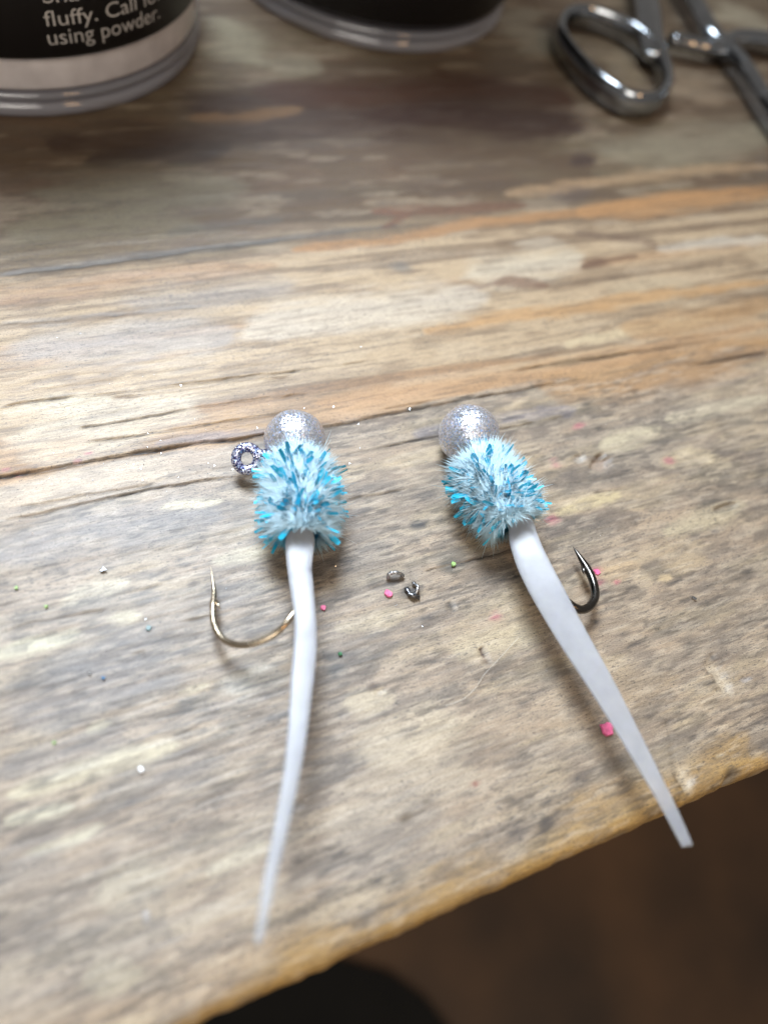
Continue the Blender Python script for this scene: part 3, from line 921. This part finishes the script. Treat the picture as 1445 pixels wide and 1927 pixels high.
m_tail, nt, p, out = new_mat('pearl_white_soft_plastic')
ta = node(nt, 'ShaderNodeAttribute', attribute_name='tint')
nz = node(nt, 'ShaderNodeTexNoise', i_Scale=6.0, i_Detail=4.0)
tc = node(nt, 'ShaderNodeTexCoord'); nt.links.new(tc.outputs['Object'], nz.inputs['Vector'])
nt.links.new(mixc(nt, ta.outputs['Color'], ramp(nt, nz.outputs['Fac'], [(0.3, 0.90), (0.7, 1.05)]), 0.8, 'MULTIPLY'), p.inputs['Base Color'])
p.inputs['Roughness'].default_value = 0.38
p.inputs['Subsurface Weight'].default_value = 0.6
p.inputs['Subsurface Radius'].default_value = (0.10, 0.10, 0.14)
p.inputs['Subsurface Scale'].default_value = 0.8
p.inputs['Sheen Weight'].default_value = 0.1
th_n = node(nt, 'ShaderNodeAttribute', attribute_name='thin'); nt.links.new(th_n.outputs['Fac'], p.inputs['Alpha'])
bp = node(nt, 'ShaderNodeBump', i_Strength=0.35, i_Distance=0.012); nt.links.new(nz.outputs['Fac'], bp.inputs['Height']); nt.links.new(bp.outputs['Normal'], p.inputs['Normal'])

# a handful of tinsel strand shapes shared by all strands: a narrow curved foil strip along +Z
strand_meshes = []
for k in range(6):
    rr = random.Random(100 + k)
    n = 5
    v, f = [], []
    bend = rr.uniform(-0.12, 0.12); tw = rr.uniform(-0.9, 0.9)
    for i in range(n + 1):
        t = i / n
        a = tw * t
        hw = 0.5 * (1.0 if i < n else 0.75)
        cx = bend * t * t
        for s in (-1, 0, 1):
            v.append((cx + s * hw * math.cos(a) * 0.1, s * hw * math.sin(a) * 0.1 + (0.012 if s == 0 else 0), t))
    for i in range(n):
        for s in (0, 1):
            a = i * 3 + s
            f.append((a, a + 1, a + 4, a + 3))
    m_ = mesh_from('tinsel_strand', v, f)
    m_.materials.append(m_tinsel)
    strand_meshes.append(m_)

def add_tint(me_, cols):
    a = me_.color_attributes.new('tint', 'FLOAT_COLOR', 'POINT')
    a.data.foreach_set('color', np.concatenate([np.asarray(cols), np.ones((len(cols), 1))], 1).ravel().astype(np.float32))

def make_jig(label, ball_px, ball_r_px, axis_px, body_r, tail_pts, hook_path, hook_r, hook_mat, eye=None, seed=1, seam_dir=None, n_strand=120, tail_marks=()):
    rng = np.random.default_rng(seed)
    k = px_per_cm(at(*ball_px, 0.4))
    br = ball_r_px / k
    bc = at(*ball_px, br)
    root = empty('fishing_jig', (bc[0], bc[1], 0))
    tag(root, label, 'fishing lure', 'chenille jigs lying on the bench')
    # head: ball with a slight moulding neck toward the body
    A = at(axis_px[0][0], axis_px[0][1], axis_px[0][2]); B = at(axis_px[1][0], axis_px[1][1], axis_px[1][2])
    ax = (B - A); Ln = np.linalg.norm(ax); ax = ax / Ln
    bm = bmesh.new()
    bmesh.ops.create_icosphere(bm, subdivisions=5, radius=br)
    for v in bm.verts:
        c = np.array(v.co) / br
        d = c @ ax
        lump = 0.012 * math.sin(5 * c[0] + 3 * c[1]) * math.cos(4 * c[2] + 1)
        v.co = Vector(bc + np.array(v.co) * (1 + lump) + ax * max(0, d - 0.75) * 0.35)
    me_ = bpy.data.meshes.new('head'); bm.to_mesh(me_); bm.free()
    me_.polygons.foreach_set('use_smooth', [True] * len(me_.polygons))
    link_mesh('head', me_, m_head, root)
    # body core
    s1 = np.cross(ax, (0, 0, 1.0)); s1 /= np.linalg.norm(s1); s2 = np.cross(s1, ax)
    path = [A + ax * Ln * t for t in np.linspace(-0.02, 0.88, 24)]
    core_r = [0.40 * body_r * (1 + 0.12 * math.sin(2 * math.pi * i / 23 * 4.5)) * (0.35 if i == 23 else 0.6 if i in (0, 22) else 0.8 if i == 21 else 1) for i in range(24)]
    v, f = sweep(path, core_r, 20)
    body = link_mesh('body', mesh_from('body', v, f), m_core, root)
    # fuzz: fine fibres standing on a spiral of chenille
    nf = 22000
    cl_t = rng.random(150); cl_a = rng.random(150) * 2 * math.pi; cl_d = rng.normal(0, 0.35, (150, 2))
    vv, ff, tt, nrms = [], [], [], []
    turns = 3.5
    ts = rng.random(nf); th = rng.random(nf) * 2 * math.pi
    for i in range(nf):
        t, a = ts[i], th[i]
        kc = int(np.argmin((cl_t - t) ** 2 * 5 + (np.minimum(abs(cl_a - a), 2 * math.pi - abs(cl_a - a)) * 0.5) ** 2))
        wrap = 0.5 + 0.5 * math.cos(2 * math.pi * (t * turns) - a)       # 1 on the yarn, 0 in the groove
        prof = (1 - 0.30 * (2 * abs(t - 0.47)) ** 2.5)
        ln = body_r * prof * (0.24 + 0.38 * wrap) * (0.75 + 0.5 * rng.random())
        if rng.random() < 0.03:
            ln *= 1.35
        rad = s1 * math.cos(a) + s2 * math.sin(a)
        dirn = rad + ax * (rng.normal(0.0, 0.46) + cl_d[kc, 0] + (t - 0.45) * 0.55) + np.cross(ax, rad) * (rng.normal(0, 0.46) + cl_d[kc, 1])
        dirn /= np.linalg.norm(dirn)
        base = A + ax * (Ln * t) + rad * (0.36 * body_r)
        mid = base + dirn * ln * 0.55
        tip = base + dirn * ln + rng.normal(0, 0.03, 3) * ln * 2
        for q in (mid, tip):
            if q[2] < 0.006:
                q[2] = 0.006 + 0.02 * rng.random()
        if base[2] < 0.02:
            base[2] = 0.02
        up_ = rad * 0.6 + np.array((0, 0, 1.0)) + rng.normal(0, 0.25, 3)
        side = np.cross(dirn, up_); side /= np.linalg.norm(side) + 1e-9
        nn_ = rad * 0.8 + np.array((0, 0, 0.5)) + dirn * 0.35 + rng.normal(0, 0.12, 3); nn_ /= np.linalg.norm(nn_)
        nrms += [nn_] * 5
        w = 0.0032 + 0.0025 * rng.random()
        n0 = len(vv)
        vv += [base - side * w, base + side * w, mid + side * w * 0.9, mid - side * w * 0.9, tip]
        ff += [(n0, n0 + 1, n0 + 2, n0 + 3), (n0 + 3, n0 + 2, n0 + 4)]
        b = rng.random()
        cbase = np.array((0.27, 0.70, 0.92)) if wrap < 0.36 + 0.12 * math.sin(kc) else np.array((0.68, 0.88, 0.975))
        cbase = cbase * (0.88 + 0.14 * b)
        tt += [cbase * np.array((0.85, 0.93, 0.98))] * 2 + [cbase] * 2 + [np.minimum(cbase * 1.04, 0.98)]
    fm_ = mesh_from('fuzz', vv, ff)
    add_tint(fm_, tt)
    fm_.normals_split_custom_set_from_vertices([tuple(q) for q in nrms])
    fz = link_mesh('fuzz', fm_, m_fuzz, root)
    tag(fz, kind='stuff')
    # tinsel strands, each a piece of its own, thickest in the groove of the spiral
    cnt = 0
    while cnt < n_strand:
        t, a = rng.random(), rng.random() * 2 * math.pi
        wrap = 0.5 + 0.5 * math.cos(2 * math.pi * (t * turns) - a)
        if rng.random() < wrap * 0.9:
            continue
        rad = s1 * math.cos(a) + s2 * math.sin(a)
        if rad[2] < -0.45:
            continue
        dirn = rad + ax * (rng.normal(0, 0.6) + (t - 0.45) * 0.9) + np.cross(ax, rad) * rng.normal(0, 0.65)
        dirn /= np.linalg.norm(dirn)
        base = A + ax * (Ln * (0.02 + 0.96 * t)) + rad * (0.40 * body_r)
        prof = (1 - 0.25 * (2 * abs(t - 0.47)) ** 2.5)
        ln = body_r * prof * rng.uniform(0.36, 0.70)
        if base[2] + dirn[2] * ln < 0.03:
            continue
        me_ = strand_meshes[int(rng.integers(6))]
        o = bpy.data.objects.new('tinsel_strand', me_)
        COL.objects.link(o)
        wd = rng.uniform(0.28, 0.66)
        rot = Vector(dirn).to_track_quat('Z', 'Y').to_matrix().to_4x4() @ Matrix.Rotation(rng.random() * 6.28, 4, 'Z')
        o.parent = body
        o.matrix_parent_inverse = Matrix.Identity(4)
        off = Vector(base)
        o.matrix_local = Matrix.Translation(off) @ rot @ Matrix.Diagonal((wd, wd, ln, 1))
        cnt += 1
    # tail: flat tapered strip
    T = catmull([(x, y, z, w, th_) for x, y, z, w, th_ in tail_pts], 10)
    pts, rads, cols = [], [], []
    for i, (x, y, z, w, th_) in enumerate(T):
        q = at(x, y, z)
        pts.append(q); rads.append((w / px_per_cm(q), th_ * 0.65))
    pts = np.array(pts)
    nseg = 24
    v, f = sweep(pts, rads, nseg, False, CAM - pts.mean(0) + np.array((0, -1.5, 6.0)), True, 0.6)
    tm = mesh_from('tail', v, f)
    va = np.array(v)
    tcol = np.tile(np.array((0.42, 0.43, 0.465)), (len(va), 1))
    for mx_, my_, mz_, rad_, mc in tail_marks:
        q = at(mx_, my_, mz_)
        a = np.exp(-(np.linalg.norm(va - q, axis=1) / rad_) ** 2) * 0.8
        tcol = tcol * (1 - a[:, None]) + np.array(mc) * a[:, None]
    add_tint(tm, tcol)
    al = tm.attributes.new('thin', 'FLOAT', 'POINT')
    al.data.foreach_set('value', np.repeat(0.88 - 0.5 * np.linspace(0, 1, len(pts)) ** 1.3, nseg).astype(np.float32))
    link_mesh('tail', tm, m_tail, root)
    # hook
    hp = catmull([at(*q) for q in hook_path], 10)
    n = len(hp)
    hr = []
    for i in range(n):
        t = i / (n - 1)
        hr.append(hook_r * (1 if t < 0.84 else max(0.06, 1 - ((t - 0.84) / 0.16) ** 1.3)))
    hk = swept('hook', hp, hr, root, hook_mat, 14)
    # barb: a sliver lifted from the inside of the point
    i0 = int(n * 0.86)
    q0 = hp[i0]
    tdir = hp[i0 - 6] - hp[i0]; tdir /= np.linalg.norm(tdir)
    inward = hp[int(n * 0.45)] - q0; inward -= tdir * (inward @ tdir); inward /= np.linalg.norm(inward)
    bpth = np.array([q0 + inward * hook_r * 0.3, q0 + tdir * 0.08 + inward * (hook_r + 0.02), q0 + tdir * 0.13 + inward * (hook_r + 0.04)])
    v, f = sweep(bpth, [hook_r * 0.7, hook_r * 0.45, 0.004], 10)
    link_mesh('barb', mesh_from('barb', v, f), hook_mat, hk)
    if eye is not None:
        (ex, ey, ez, er), neck = eye
        c = at(ex, ey, ez)
        R_ = er / px_per_cm(c)
        nrm = (CAM - c); nrm /= np.linalg.norm(nrm); nrm = nrm + np.array((0.0, 0.1, 0.9)); nrm /= np.linalg.norm(nrm)
        a1 = np.cross(nrm, (0, 1, 0)); a1 /= np.linalg.norm(a1); a2 = np.cross(nrm, a1)
        loop = [c + R_ * (a1 * math.cos(q) * 1.08 + a2 * math.sin(q)) for q in np.linspace(0, 2 * math.pi, 40, endpoint=False)]
        loop = [q + (0, 0, 0.35 * (q - c)[1]) for q in loop]
        ey_ = swept('hook_eye', loop, 0.062, root, m_eye, 12, True)
        nk = catmull([at(*q) for q in neck], 8)
        swept('eye_wire', nk, [0.075] * len(nk), ey_, m_eye, 12)
    return root

make_jig('white and blue chenille jig with narrow tail, hook eye and bronze hook on its left',
         (555, 829), 58, ((561, 876, 0.46), (570, 1010, 0.50)), 0.56,
         [(566, 985, 0.52, 20, .07), (565, 1015, 0.54, 27, .075), (564, 1040, 0.57, 26, .07), (564, 1069, 0.59, 23, .065), (568, 1105, 0.63, 22, .06), (573, 1150, 0.66, 20.5, .055), (575, 1180, 0.68, 21, .055), (574, 1222, 0.69, 22, .05), (569, 1277, 0.73, 22, .05), (564, 1333, 0.77, 20, .045), (557, 1400, 0.85, 18, .04), (549, 1454, 0.92, 16, .04), (537, 1519, 1.01, 15, .035), (523, 1584, 1.10, 13, .03), (506, 1662, 1.21, 12, .03), (497, 1714, 1.29, 9.5, .025), (486, 1770, 1.37, 6.5, .02), (485, 1773, 1.37, 5, .015)],
         [(566, 960, .45), (574, 1060, .45), (575, 1118, .50), (553, 1153, .56), (526, 1186, .53), (490, 1207, .46), (452, 1214, .38), (421, 1203, .31), (404, 1176, .26), (401, 1143, .22), (403, 1112, .19), (397, 1066, .17)],
         0.036, m_hook_bronze,
         eye=((465, 863, .28, 19), ((480, 858, .30), (500, 856, .34), (528, 852, .40))), seed=3, n_strand=265,
         tail_marks=((587, 1074, .62, .05, (0.16, 0.15, 0.17)), (545, 1358, .93, .06, (0.42, 0.43, 0.60)), (556, 1365, .93, .05, (0.55, 0.55, 0.66))))
make_jig('white and blue chenille jig with wide tail crossing the bench edge and dark hook',
         (882, 818), 57, ((895, 876, 0.46), (968, 985, 0.50)), 0.56,
         [(968, 958, 0.50, 18, .07), (980, 985, 0.53, 23, .075), (984, 1010, 0.55, 27, .07), (993, 1038, 0.57, 29, .06), (1005, 1066, 0.58, 30.5, .05), (1030, 1115, 0.59, 31, .045), (1076, 1197, 0.59, 28.5, .04), (1130, 1287, 0.60, 24.5, .035), (1172, 1361, 0.60, 20.5, .03), (1207, 1425, 0.61, 17.5, .03), (1238, 1482, 0.62, 15, .028), (1269, 1542, 0.62, 13, .025), (1290, 1586, 0.62, 11, .02), (1292, 1590, 0.62, 9.5, .012)],
         [(960, 960, .45), (1000, 1040, .45), (1040, 1105, .44), (1080, 1143, .38), (1105, 1144, .32), (1119, 1122, .28), (1114, 1090, .24), (1098, 1060, .22), (1078, 1029, .20)],
         0.052, m_hook_dark, None, seed=9, n_strand=265,
         tail_marks=((1203, 1409, .97, .06, (0.28, 0.30, 0.52)),))

# ------------------------------------------------------------------ small scraps on the bench
def flake(name, px, rpx, mat, label, cat, thick=0.02, group=None, seed=0, el=1.0):
    rr = random.Random(seed + int(px[0]))
    c = at(*px, 0.0)
    r = rpx / px_per_cm(c)
    n = 11
    ang = rr.random() * 6
    v, f = [], []
    prof = [1 + rr.uniform(-0.28, 0.28) for _ in range(n)]
    zz = [rr.uniform(0, 0.5) * thick for _ in range(n)]
    for lay, sc_ in ((0.012, 1.0), (0.014 + thick, 0.86)):
        for i in range(n):
            a = 2 * math.pi * i / n
            x, y = math.cos(a) * r * prof[i] * sc_, math.sin(a) * r * prof[i] * sc_ * el
            v.append((c[0] + x * math.cos(ang) - y * math.sin(ang), c[1] + x * math.sin(ang) + y * math.cos(ang), lay + zz[i]))
    v.append((c[0], c[1], 0.014 + thick * 1.3))
    for i in range(n):
        j = (i + 1) % n
        f.append((i, j, n + j, n + i)); f.append((n + i, n + j, 2 * n))
    f.append(tuple(range(n))[::-1])
    me_ = mesh_from(name, [(x - c[0], y - c[1], z) for x, y, z in v], f, False)
    o = link_mesh(name, me_, mat)
    o.location = (c[0], c[1], 0)
    return tag(o, label, cat, group)
m_pink = plain('pink_paint', lin(222, 104, 146), 0.5, noise=0.12, nscale=20)
m_green = plain('lime_paint', lin(148, 182, 112), 0.5, noise=0.12, nscale=20)
m_dgreen = plain('dark_green_paint', lin(52, 108, 70), 0.4, noise=0.12, nscale=20)
m_teal = plain('teal_paint', lin(118, 140, 142), 0.5, noise=0.12, nscale=20)
m_white = plain('white_flake', lin(244, 244, 246), 0.25, noise=0.02)
m_foil = steel('silver_foil', (0.62, 0.66, 0.72), 0.2)
m_blue = tinsel_mat('blue_glitter', (0.2, 0.5, 0.95), 0.2)
m_lead = steel('lead_shaving', (0.56, 0.56, 0.58), 0.3)
gp = 'scraps of dried paint on the bench'
flake('paint_flake', (1141, 1372), 13, m_pink, 'largest pink paint flake, against the wide tail near the front edge', 'paint flake', .02, gp)
flake('paint_flake', (730, 1119), 8, m_pink, 'round pink paint flake on bare wood between the two jigs', 'paint flake', .02, gp)
flake('paint_flake', (608, 1145), 5, m_pink, 'tiny pink paint flake just right of the narrow tail', 'paint flake', .015, gp)
flake('paint_flake', (1122, 1076), 6, m_pink, 'pink paint flake just right of the dark hook', 'paint flake', .006, gp)
flake('paint_flake', (852, 1063), 5, m_green, 'bright lime paint flake in a crack between the two jigs', 'paint flake', .02, gp)
flake('paint_flake', (32, 1107), 3.2, m_green, 'lime paint flake nearest the left border of the photo', 'paint flake', .01, gp)
flake('paint_flake', (88, 1142), 3.2, m_green, 'lime paint flake below the left border flake, left of the bronze hook', 'paint flake', .01, gp)
flake('paint_flake', (103, 1398), 3.2, m_green, 'lime paint flake beside the long cream streak at lower left', 'paint flake', .01, gp)
flake('paint_flake', (640, 1232), 4, m_dgreen, 'dark green paint flake right of the narrow tail', 'paint flake', .02, gp)
flake('paint_flake', (280, 1183), 5, m_teal, 'pale teal paint flake left of the bronze hook', 'paint flake', .01, gp)
flake('foil_flake', (266, 1448), 7, m_white, 'bright white foil flake at lower left', 'foil flake', .02, None, 0, .7)
flake('foil_flake', (195, 1074), 6, m_foil, 'shiny silver foil scrap at left, above the cream patch', 'foil flake', .02, None, 3, .6)
flake('glitter_flake', (196, 1277), 4, m_blue, 'pale blue glitter flake at left', 'glitter flake', .02, None, 5, .6)
flake('glitter_flake', (170, 1269), 3, m_foil, 'tiny silver glitter flake next to the pale blue one', 'glitter flake', .02, None, 5, .6)
flake('foil_flake', (768, 772), 3.5, m_foil, 'small silver scrap on the crack between the two ball heads', 'foil flake', .02, None, 5, .8)
flake('foil_flake', (1304, 1127), 5, m_foil, 'silver scrap on the wood right of the dark hook', 'foil flake', .015, None, 5, .5)

def shaving(px_pts, r, label, mat):
    P = catmull([at(*q) for q in px_pts], 6)
    rng = np.random.default_rng(int(px_pts[0][0]))
    rads = [(r * rng.uniform(0.6, 1.3), r * rng.uniform(0.5, 1.0)) for _ in P]
    v, f = sweep(P, rads, 8)
    c = P.mean(0)
    o = link_mesh('metal_shaving', mesh_from('metal_shaving', [np.array(q) - (c[0], c[1], 0) for q in v], f), mat)
    o.location = (c[0], c[1], 0)
    tag(o, label, 'metal shaving', 'metal shavings on the bench')
shaving([(730, 1088, .03), (732, 1080, .09), (742, 1077, .11), (752, 1079, .09), (757, 1083, .04)], 0.028, 'curled bright lead shaving between the two jigs, above the pink flake', m_lead)
m_dlead = steel('dark_lead_shaving', (0.2, 0.2, 0.21), 0.35)
shaving([(776, 1096, .03), (786, 1103, .07), (784, 1110, .07), (781, 1118, .03)], 0.02, 'bent grey lead shaving lying on the dark stain between the jigs', m_lead)
shaving([(765, 1106, .02), (770, 1117, .05), (780, 1121, .05), (788, 1124, .02)], 0.03, 'crumbled dark lead shaving on the stain right of the pink flake', m_dlead)

m_hair = plain('clear_fibre', (0.55, 0.53, 0.48), 0.3, noise=0.02)
hp = catmull([at(*q) for q in ((838, 1328, .015), (870, 1316, .03), (893, 1296, .04), (912, 1268, .05), (940, 1238, .06), (975, 1200, .05))], 8)
v, f = sweep(hp, [0.0018] * len(hp), 6)
o = link_mesh('fibre', mesh_from('fibre', v, f), m_hair)
tag(o, 'fine clear fibre curving across the wood left of the wide tail', 'fibre')

# loose glitter dust
rng = np.random.default_rng(5)
v, f = [], []
for i in range(380):
    if i < 230:
        x, y = rng.normal(420, 190), rng.normal(830, 60)
    else:
        x, y = rng.uniform(0, 1445), rng.uniform(620, 1500)
    q = at(x, y, 0.0)
    if uv(q)[1] < V_EDGE + 0.3:
        continue
    s = rng.uniform(0.003, 0.008)
    t1 = rng.normal(0, 1, 3); t1[2] *= 0.4; t1 /= np.linalg.norm(t1)
    t2 = np.cross(t1, (0, 0, 1.0)) + np.array((0, 0, rng.normal(0, 0.4))); t2 /= np.linalg.norm(t2)
    c = q + np.array((0, 0, 0.016))
    n0 = len(v)
    v += [c - t1 * s, c - t2 * s * .8, c + t1 * s, c + t2 * s * .8]
    f.append((n0, n0 + 1, n0 + 2, n0 + 3))
gl = link_mesh('glitter', mesh_from('glitter', v, f, False), m_foil)
tag(gl, 'fine silver glitter dust scattered over the bench', 'glitter', kind='stuff')
